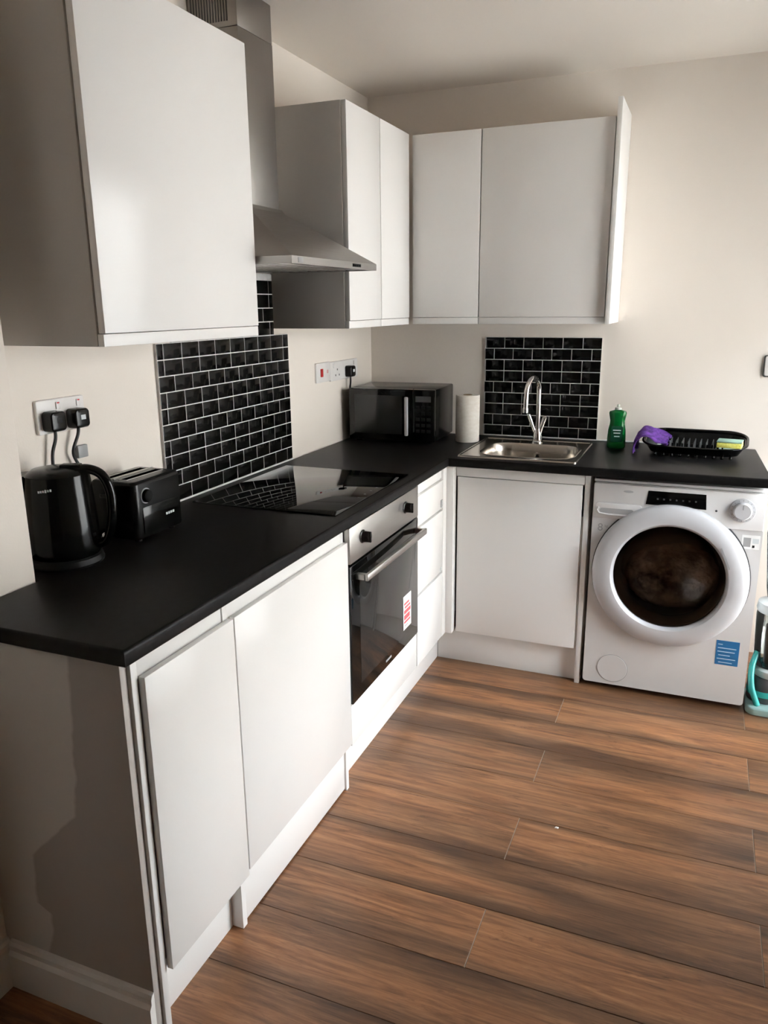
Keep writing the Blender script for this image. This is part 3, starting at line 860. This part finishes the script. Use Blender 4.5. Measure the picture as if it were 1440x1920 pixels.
def lump(name, c, s, m, label, seed, amp=.35):
    rnd = random.Random(seed)
    bm = bmesh.new(); bmesh.ops.create_icosphere(bm, subdivisions=4, radius=1.0)
    ph = [(Vector((rnd.uniform(-1, 1), rnd.uniform(-1, 1), rnd.uniform(-1, 1))).normalized()*rnd.uniform(3, 8), rnd.uniform(0, 6)) for _ in range(6)]
    for v in bm.verts:
        d = 1 + amp*sum(abs(math.sin(v.co.dot(k)+p)) for k, p in ph)/6 - amp*.5
        v.co = Vector((v.co.x*s[0]*d, v.co.y*s[1]*d, v.co.z*s[2]*d))
    o = put(name, autosmooth(to_mesh(bm, name), 1.2), m, None, c)
    return tag(o, label, 'laundry')
lump('laundry_bundle', (cxw+.01, YW+.185, czw-.06), (.175, .10, .125), laund_m, 'brown laundry seen through the washing machine door glass', 3)

# ================================================================== microwave
mw = thing('microwave', 'black countertop microwave with silver handle in the worktop corner', 'microwave', (0.238, -0.205, WT), rz=0.035)
mw_w, mw_h, mw_d = 0.40, 0.228, 0.31
z0 = 0.012
bx('body', (-mw_w/2, -mw_d/2+.03, z0), (mw_w/2, mw_d/2, z0+mw_h), blk_m, mw, 0.006)
md = bx('door', (-mw_w/2, -mw_d/2, z0), (.098, -mw_d/2+.0295, z0+mw_h), glassblk_m, mw, 0.004)
bx('window', (-mw_w/2+.028, -mw_d/2-.0008, z0+.030), (.052, -mw_d/2, z0+mw_h-.028), mat('microwave_window', (.018, .018, .018), .06, spec=.6), md, 0.0002)
h_ = bx('handle', (.072, -mw_d/2-.030, z0+.028), (.088, -mw_d/2-.018, z0+mw_h-.030), silver_m, md, 0.004, label='silver bar handle')
for zz in (z0+.04, z0+mw_h-.056):
    bx('handle_mount', (.074, -mw_d/2-.018, zz), (.086, -mw_d/2, zz+.014), chrome_m, h_, 0.001)
cp = bx('control_panel', (.0995, -mw_d/2, z0), (mw_w/2, -mw_d/2+.0295, z0+mw_h), blkg_m, mw, 0.004)
bx('display', (.115, -mw_d/2-.0006, z0+.175), (.185, -mw_d/2, z0+.200), dgrey_m, cp, 0)
for r_ in range(5):
    for c_ in range(3):
        bx('button', (.116+c_*.025, -mw_d/2-.0010, z0+.040+r_*.026), (.134+c_*.025, -mw_d/2, z0+.054+r_*.026), blkmat_m, cp, 0.0002)
for xx in (-.17, .17):
    for yy in (-.11, .12):
        put('foot', lathe_mesh([(0, 0), (.013, 0), (.014, .012), (0, .012)], 14), blkmat_m, mw, (xx, yy, 0))

# ================================================================== kitchen roll
kr = thing('paper_towel_roll', 'white kitchen paper roll standing between microwave and sink', 'paper towel', (0.548, -0.195, WT))
put('paper', lathe_mesh([(.021, .0), (.052, 0), (.053, .004), (.053, .204), (.051, .207), (.021, .207)], 40, closed=True), paper_m, kr, (0.548, -0.195, WT+.0005))
put('cardboard_core', lathe_mesh([(.0185, 0), (.0208, 0), (.0208, .208), (.0185, .208)], 30, closed=True), card_m, kr, (0.548, -0.195, WT+.0005))

# ================================================================== washing-up liquid
wl = thing('washing_up_liquid', 'green washing-up liquid bottle standing right of the sink', 'bottle', (1.192, -0.155, WT), rz=0.1)
prof = [(.034, .020, 0), (.038, .023, .004), (.038, .023, .04), (.036, .022, .075), (.031, .020, .10), (.030, .019, .115), (.034, .020, .135), (.036, .020, .148), (.033, .018, .155), (.016, .013, .160), (.010, .010, .163)]
def ell(a, b, z, n=28): return [(a*math.copysign(abs(math.cos(2*PI*k/n))**.8, math.cos(2*PI*k/n)), b*math.copysign(abs(math.sin(2*PI*k/n))**.8, math.sin(2*PI*k/n)), z) for k in range(n)]
put('bottle_body', loft_mesh([ell(a, b, z) for a, b, z in prof]), soap_m, wl, (0, 0, 0.0005))
put('label_print', loft_mesh([ell(.0383, .0235, .035)[14:] , ell(.0370, .0228, .07)[14:], ell(.0325, .0208, .095)[14:]], (False, False)) if False else
    slab_mesh(rrect(-.024, -.034, .024, .034, .008, 4), 0, .0006), soapl_m, wl, (0, -.0238, .062)).rotation_euler = (PI/2-.02, 0, 0)
for k, z in enumerate((.078, .066, .052)):
    bx('label_line', (-.016+k*.003, -.0250, z-.002), (.016-k*.002, -.0245, z+.002), lgrey_m, wl, 0)
put('cap', lathe_mesh([(0, .022), (.0045, .022), (.006, .018), (.006, .010), (.013, .008), (.014, 0), (0, 0)], 20), frost_m, wl, (0, 0, .1625))

# ================================================================== dish drainer with cloth and sponge
dx, dy = 1.502, -0.205
dk = thing('dish_drainer', 'black plastic oval dish drainer on the worktop above the washing machine', 'dish rack', (dx, dy, WT), rz=-0.05)
def stad(hw, hd, z, r, n=8): return [(x, y, z) for x, y in rrect(-hw, -hd, hw, hd, r, n)]
def lean(me):
    # the drainer's walls rise towards the back
    for v in me.vertices:
        if v.co.z > .02: v.co.z = .02 + (v.co.z-.02)*(1 + .42*v.co.y/.115)
    return me
put('tray', lean(loft_mesh([stad(.150, .075, .012, .05), stad(.165, .088, .012, .06), stad(.186, .108, .050, .075), stad(.192, .113, .055, .08),
                       stad(.192, .113, .058, .08), stad(.184, .105, .056, .073), stad(.163, .086, .017, .058), stad(.150, .075, .017, .05)], (True, True))), blk_m, dk, (0, 0, 0))
rim = [(x, y, .060 + .012*(abs(x)/.2)**2*0) for x, y in rrect(-.194, -.115, .194, .115, .082, 8)]
put('rim', lean(tube_mesh([(x, y, .0605) for x, y, z in rim], .0055, 8, True)), blkg_m, dk)
for i in range(9):
    for j in range(3):
        put('prong', tube_mesh([(0, 0, 0), (0, 0, .03), (.001, 0, .042)], [.0032, .003, .002], 8), prong_m, dk, (-.09+i*.0225, -.05+j*.045, .016))
for i in range(10):
    put('drain_knob', lathe_mesh([(0, 0), (.006, 0), (.0065, .006), (.005, .0125), (0, .0125)], 12), blkg_m, dk, (-.14+i*.031, -.078, 0))
    put('drain_knob', lathe_mesh([(0, 0), (.006, 0), (.0065, .006), (.005, .0125), (0, .0125)], 12), blkg_m, dk, (-.14+i*.031, .078, 0))
# slotted cutlery wall across the tray
for i in range(12):
    bx('divider_bar', (-.10+i*.0185, -.074, .017), (-.094+i*.0185, -.069, .054), blkg_m, dk, 0.0008)

# purple cloth hanging over the drainer's left end
def cloth_mesh():
    path = [(-.222, .006), (-.225, .022), (-.222, .046), (-.212, .068), (-.196, .079), (-.178, .080), (-.158, .072), (-.135, .062), (-.112, .054), (-.095, .050)]
    P = smooth_path([(x, 0, z) for x, z in path], 4)
    W = 15; rnd = random.Random(5)
    bm = bmesh.new(); g = []
    for i, p in enumerate(P):
        t = i/(len(P)-1); rowv = []
        for j in range(W):
            s = j/(W-1)-.5
            hw = .092*(1-.25*t)
            yy = -.012 + s*2*hw*(1+.1*math.sin(3*t)) - .035*t
            wob = .006*math.sin(j*1.15+t*5)*(0.4+t) + .004*math.sin(j*2.3-t*7)
            rowv.append(bm.verts.new((p.x+.006*math.sin(j*.9+2*t), yy, max(.004, p.z+abs(wob)*1.6 + .10*(yy+.02)*min(1, p.z/.05)))))
        g.append(rowv)
    for i in range(len(g)-1):
        for j in range(W-1): bm.faces.new((g[i][j], g[i][j+1], g[i+1][j+1], g[i+1][j]))
    return autosmooth(to_mesh(bm, 'cloth'), 1.5)
cl = put('dish_cloth', cloth_mesh(), purple_m, None, (dx, dy, WT))
cl.rotation_euler = (0, 0, -0.05)
sm = cl.modifiers.new('thickness', 'SOLIDIFY'); sm.thickness = 0.0025; sm.offset = 1
tag(cl, 'purple dish cloth draped over the left end of the dish drainer', 'cloth')
spg = thing('kitchen_sponge', 'yellow and green scouring sponge in the right end of the dish drainer', 'sponge', (dx+.128, dy-.082, WT+.0505), rz=-0.12)
bx('foam', (-.045, -.034, .0), (.045, .034, .020), yel_m, spg, 0.004)
bx('scourer_pad', (-.045, -.034, .0202), (.045, .034, .027), green_m, spg, 0.002)
sp2 = bx('green_scourer', (dx+.085, dy+.02, WT+.058), (dx+.165, dy+.085, WT+.066), mat('pale_green_scourer', (.42, .56, .46), .9), None, 0.003)
tag(sp2, 'pale green flat scouring pad at the right of the dish drainer', 'scourer')
sp2.location.z = WT+.023; sp2.rotation_euler = (0.0, -0.0, -.15)

# ================================================================== kettle
kt = thing('electric_kettle', 'black plastic electric kettle on the worktop by the pier', 'kettle', (0.112, -2.172, WT), rz=0.387)
KH = 0.222
put('power_base', lathe_mesh([(0, 0), (.086, 0), (.088, .006), (.084, .018), (.078, .022), (0, .022)], 44), blkmat_m, kt, (0, 0, 0))
body = [(0, 0), (.080, 0), (.083, .006), (.083, .03), (.081, .08), (.077, .14), (.074, .18), (.073, .196), (0, .196)]
put('jug', lathe_mesh(body, 48, sx=1.0), blkg_m, kt, (0, 0, .0225))
# pouring spout: wedge lofted out of the upper body (points away from the handle, local -x)
rs = []
for k in range(7):
    t = k/6
    z = .110 + t*.108
    o_ = .012 + .030*t*t
    hw = .014 + .028*t
    rs.append([(-.068, -hw, z), (-.075-o_*.6, -hw*.55, z), (-.076-o_, 0, z), (-.075-o_*.6, hw*.55, z), (-.068, hw, z)])
put('spout', loft_mesh(rs), blkg_m, kt)
lid = put('lid', lathe_mesh([(0, .018), (.03, .017), (.056, .012), (.069, .003), (.071, 0), (0, 0)], 44), blk_m, kt, (0, 0, .2187))
bx('lid_tab', (.012, -.014, .2345), (.058, .014, .2415), blk_m, lid, 0.003)
hp = smooth_path([(.040, 0, .226), (.075, 0, .229), (.106, 0, .214), (.122, 0, .175), (.122, 0, .120), (.112, 0, .075), (.098, 0, .050), (.079, 0, .044)], 5)
put('handle', tube_mesh(hp, .0115, 14, flat=1.0), blkg_m, kt)
bx('switch', (.094, -.008, .062), (.106, .008, .070), lgrey_m, kt, 0.002, label='small pale switch below the handle')
# water gauge on the left flank
for k in range(3):
    zz = .055+k*.046
    a = PI+.30
    r_ = .0795-.0035*k
    o = put('water_gauge', bx_mesh((.006, .013, .040), .002), lgrey_m, kt, (r_*math.cos(a), r_*math.sin(a), zz+.02))
    o.rotation_euler = (0, -.06, a)
rnd = random.Random(2)
for k in range(6):
    a = -PI/2-.02+.075*(k-2.5)
    o = put('maker_mark', bx_mesh((.0008, .0038, rnd.choice((.005, .007, .0055)))), lgrey_m, kt, (.0756*math.cos(a), .0756*math.sin(a), .190+.0008*k))
    o.rotation_euler = (0, 0, a)

# ================================================================== toaster
ts = thing('toaster', 'black two-slice toaster on the worktop beside the kettle', 'toaster', (0.118, -1.905, WT))
a0, a1, b0, b1 = 0.044, 0.190, -2.004, -1.806
tz0, tz1 = WT+.010, WT+.163
slots = [rrect(xx, b0+.028, xx+.026, b1-.028, .006, 3) for xx in (0.068, 0.112)]
slots = [rrect(0.072, b0+.026, 0.096, b1-.026, .006, 3), rrect(0.124, b0+.026, 0.148, b1-.026, .006, 3)]
tb = put('body', slab_mesh(rrect(a0, b0, a1, b1, .018, 5), tz0, tz1, .012, slots, 4, .006), blk_m, ts)
for sx0 in (0.072, 0.124):
    multi_box('slot_frame', [((sx0-.003, b0+.024, tz1), (sx0, b1-.024, tz1+.0015)), ((sx0+.024, b0+.024, tz1), (sx0+.027, b1-.024, tz1+.0015)),
                             ((sx0, b0+.024, tz1), (sx0+.024, b0+.026, tz1+.0015)), ((sx0, b1-.026, tz1), (sx0+.024, b1-.024, tz1+.0015))], steelh_m, ts)
multi_box('warming_bar', [((0.107, b0+.02, tz1), (0.113, b1-.02, tz1+.004))], steelh_m, ts)
bx('lever_track', (0.108, b0-.0006, tz0+.03), (0.114, b0, tz0+.125), blkmat_m, ts, 0)
bx('lever', (0.094, b0-.020, tz0+.112), (0.128, b0-.0008, tz0+.124), blkg_m, ts, 0.003)
dl = put('browning_dial', lathe_mesh([(0, .010), (.015, .010), (.0175, .008), (.018, 0), (0, 0)], 28, 'x'), blkg_m, ts, (a1, b0+.045, tz0+.112))
put('dial_ring', lathe_mesh([(.018, 0), (.018, .002), (.0205, .002), (.0205, 0)], 28, 'x', closed=True), grey_m, ts, (a1, b0+.045, tz0+.112))
bx('side_panel', (a1, b0+.028, tz0+.012), (a1+.002, b1-.02, tz0+.082), blkg_m, ts, 0.0008)
for k in range(4):
    bx('maker_mark', (a1+.002, b0+.118+k*.0095, tz0+.042), (a1+.0026, b0+.125+k*.0095, tz0+.0485), lgrey_m, ts, 0)
for xx in (a0+.025, a1-.025):
    for yy in (b0+.03, b1-.03):
        put('foot', lathe_mesh([(0, 0), (.010, 0), (.010, .0105), (0, .0105)], 12), blkmat_m, ts, (xx, yy, WT))

# ================================================================== sockets, plugs, cables
def plate_right(name, y0, y1, z0, z1, m, root, t=0.009):
    # plate on the left wall, facing +x, rounded corners
    me = slab_mesh(rrect(-(y1-y0)/2, -(z1-z0)/2, (y1-y0)/2, (z1-z0)/2, .006, 4), 0, t, .003)
    me.transform(TO_RIGHT)
    return put(name, me, m, root, (0.0, (y0+y1)/2, (z0+z1)/2))
s1 = thing('double_socket', 'white double wall socket above the kettle', 'socket', (0.0, -2.03, 1.205))
plate_right('face_plate', -2.112, -1.950, 1.203, 1.288, wp_m, s1)
for yy in (-2.062, -1.992):
    rk = bx('rocker_switch', (0.009, yy+.013, 1.262), (0.0125, yy+.025, 1.280), wp_m, s1, 0.001)
    bx('switch_mark', (0.0125, yy+.015, 1.276), (0.0127, yy+.023, 1.279), red_m, rk, 0)
def plug(root, y, z):
    me = slab_mesh(rrect(-.026, -.026, .026, .024, .011, 5), 0, .032, .008, seg=3)
    me.transform(TO_RIGHT)
    b_ = put('plug_body', me, blk_m, root, (0.0095, y, z))
    bx('fuse_cover', (0.0415, y-.008, z-.004), (0.0422, y+.008, z+.008), lgrey_m if y > -2.0 else blkmat_m, b_, 0)
    return b_
p1 = thing('power_plug', 'black plug in the left half of the socket above the kettle, with its cable', 'plug', (0.0, -2.072, 1.235))
plug(p1, -2.073, 1.236)
c = Vector((0.022, -2.073, 1.212))
put('cable', tube_mesh([Vector(p)-c for p in smooth_path([(.022, -2.073, 1.214), (.022, -2.075, 1.19), (.016, -2.085, 1.15), (.022, -2.092, 1.09), (.018, -2.078, 1.0), (.020, -2.080, .935), (.026, -2.092, .9155)], 5)], .0042, 8), rub_m, p1, c)
p2 = thing('power_plug', 'black plug in the right half of the socket above the kettle, with a pale mark', 'plug', (0.0, -1.99, 1.235))
plug(p2, -1.992, 1.234)
c = Vector((0.022, -1.992, 1.21))
put('cable', tube_mesh([Vector(p)-c for p in smooth_path([(.022, -1.992, 1.214), (.022, -1.998, 1.19), (.018, -2.016, 1.15), (.016, -2.006, 1.12), (.018, -1.985, 1.09), (.018, -1.97, 1.03), (.018, -1.955, .95), (.022, -1.95, .9155)], 5)], .0042, 8), rub_m, p2, c)
cc = bx('cable_tidy_box', (0.0, -1.992, 1.125), (0.012, -1.957, 1.158), mat('grey_tidy_plastic', (.22, .22, .22), .4), None, 0.002)
tag(cc, 'small grey square box fixed to the wall below the double socket', 'cable box')

s2 = thing('cooker_switch', 'white cooker isolator switch with a red rocker on the left wall', 'switch', (0.0, -0.54, 1.19))
plate_right('face_plate', -0.607, -0.475, 1.190, 1.273, wp_m, s2)
rk = bx('rocker_switch', (0.009, -0.572, 1.214), (0.015, -0.554, 1.248), red_m, s2, 0.002)
bx('indicator_lamp', (0.009, -0.510, 1.226), (0.0105, -0.498, 1.240), mat('pink_neon', (.62, .35, .33), .3), s2, 0.0005)
s3 = thing('double_socket', 'white double wall socket above the microwave', 'socket', (0.0, -0.32, 1.185))
plate_right('face_plate', -0.472, -0.186, 1.186, 1.270, wp_m, s3)
for yy in (-0.44, -0.225):
    bx('rocker_switch', (0.009, yy-.008, 1.243), (0.0125, yy+.008, 1.262), wp_m, s3, 0.001)
for dyy, dzz in ((0, .012), (-.018, -.012), (.018, -.012)):
    bx('pin_hole', (0.009, -0.405+dyy-.004, 1.222+dzz-.004), (0.0092, -0.405+dyy+.004, 1.222+dzz+.004), dgrey_m, s3, 0)
p3 = thing('power_plug', 'black plug in the socket above the microwave, its cable hanging down', 'plug', (0.0, -0.3, 1.22))
plug(p3, -0.300, 1.220)
c = Vector((0.022, -0.30, 1.20))
put('cable', tube_mesh([Vector(p)-c for p in smooth_path([(.024, -.30, 1.198), (.024, -.30, 1.17), (.017, -.296, 1.12), (.014, -.29, 1.0), (.016, -.285, .93), (.020, -.27, .9155)], 5)], .0042, 8), rub_m, p3, c)

# switch at the right edge of the picture, back wall
s4 = thing('wall_switch', 'white wall switch with a grey painted shadow edge on the bright back wall', 'switch', (1.775, 0.0, 1.21))
me = slab_mesh(rrect(-.044, -.044, .044, .044, .010, 5), 0, .008, .003); me.transform(TO_FRONT)
put('frame', me, mat('switch_shadow_edge', (.16, .16, .15), .3, metal=.6), s4, (1.777, 0, 1.252))  # shadow edge of the white plate, painted as a grey slab
me = slab_mesh(rrect(-.039, -.039, .039, .039, .007, 5), 0, .010, .002); me.transform(TO_FRONT)
put('face_plate', me, wp_m, s4, (1.777, 0, 1.252))
bx('rocker_switch', (1.768, -.0135, 1.240), (1.786, -.010, 1.264), wp_m, s4, .001)

# ================================================================== upright cleaner beside the washing machine
vc = thing('upright_cleaner', 'turquoise and clear upright floor cleaner standing right of the washing machine', 'vacuum cleaner', (1.868, -0.515, 0))
vx, vy = 1.868, -0.515
me = slab_mesh(rrect(-.100, -.085, .118, .11, .035, 6), 0, .030, .010, seg=3, rb=.006)
put('floor_head', me, tealc_m, vc, (vx, vy, .0))
put('head_motor', lathe_mesh([(0, 0), (.060, 0), (.062, .006), (.062, .09), (.056, .10), (0, .10)], 32), gask_m, vc, (vx-.035, vy+.02, .031))
put('motor_band', lathe_mesh([(.0622, 0), (.064, .004), (.064, .020), (.0622, .024)], 32, closed=True), tealp_m, vc, (vx-.035, vy+.02, .055))
put('neck_ring', lathe_mesh([(0, 0), (.058, 0), (.064, .01), (.064, .028), (.055, .036), (0, .036)], 32), lgrey_m, vc, (vx-.02, vy+.02, .132))
put('hose', tube_mesh(smooth_path([(-.06, -.055, .03), (-.085, -.05, .10), (-.090, -.03, .17), (-.075, 0, .225)], 5), .011, 10), tealp_m, vc, (vx, vy, .0))
put('dirty_tank', lathe_mesh([(0, 0), (.060, 0), (.066, .01), (.072, .20), (.070, .215), (0, .215)], 32), clear_m, vc, (vx-.02, vy+.03, .169))
put('inner_filter', lathe_mesh([(0, 0), (.030, 0), (.034, .15), (0, .15)], 24), gask_m, vc, (vx-.02, vy+.03, .175))
put('tank_cap', lathe_mesh([(0, 0), (.071, 0), (.074, .01), (.070, .035), (.05, .045), (0, .045)], 32), lgrey_m, vc, (vx-.02, vy+.03, .3845))
me = loft_mesh([ell(.055, .04, 0), ell(.062, .046, .04), ell(.082, .050, .25), ell(.060, .040, .40), ell(.026, .022, .44)])
put('clean_tank', me, clear_m, vc, (vx-.005, vy+.055, .43))
put('handle_pole', tube_mesh([(0, 0, 0), (0, .01, .25), (0, .02, .32)], .013, 12), lgrey_m, vc, (vx-.005, vy+.055, .865))

# small crumb on the floor
cr = put('paper_scrap', loft_mesh([[(-.006, -.003, 0), (.005, -.004, 0), (.007, .003, 0), (-.003, .004, 0)], [(-.004, -.002, .002), (.004, -.003, .003), (.005, .002, .0025), (-.002, .003, .002)]]), wht_m, None, (1.226, -1.52, 0.0003))
tag(cr, 'tiny white scrap of paper lying on the wooden floor', 'scrap')
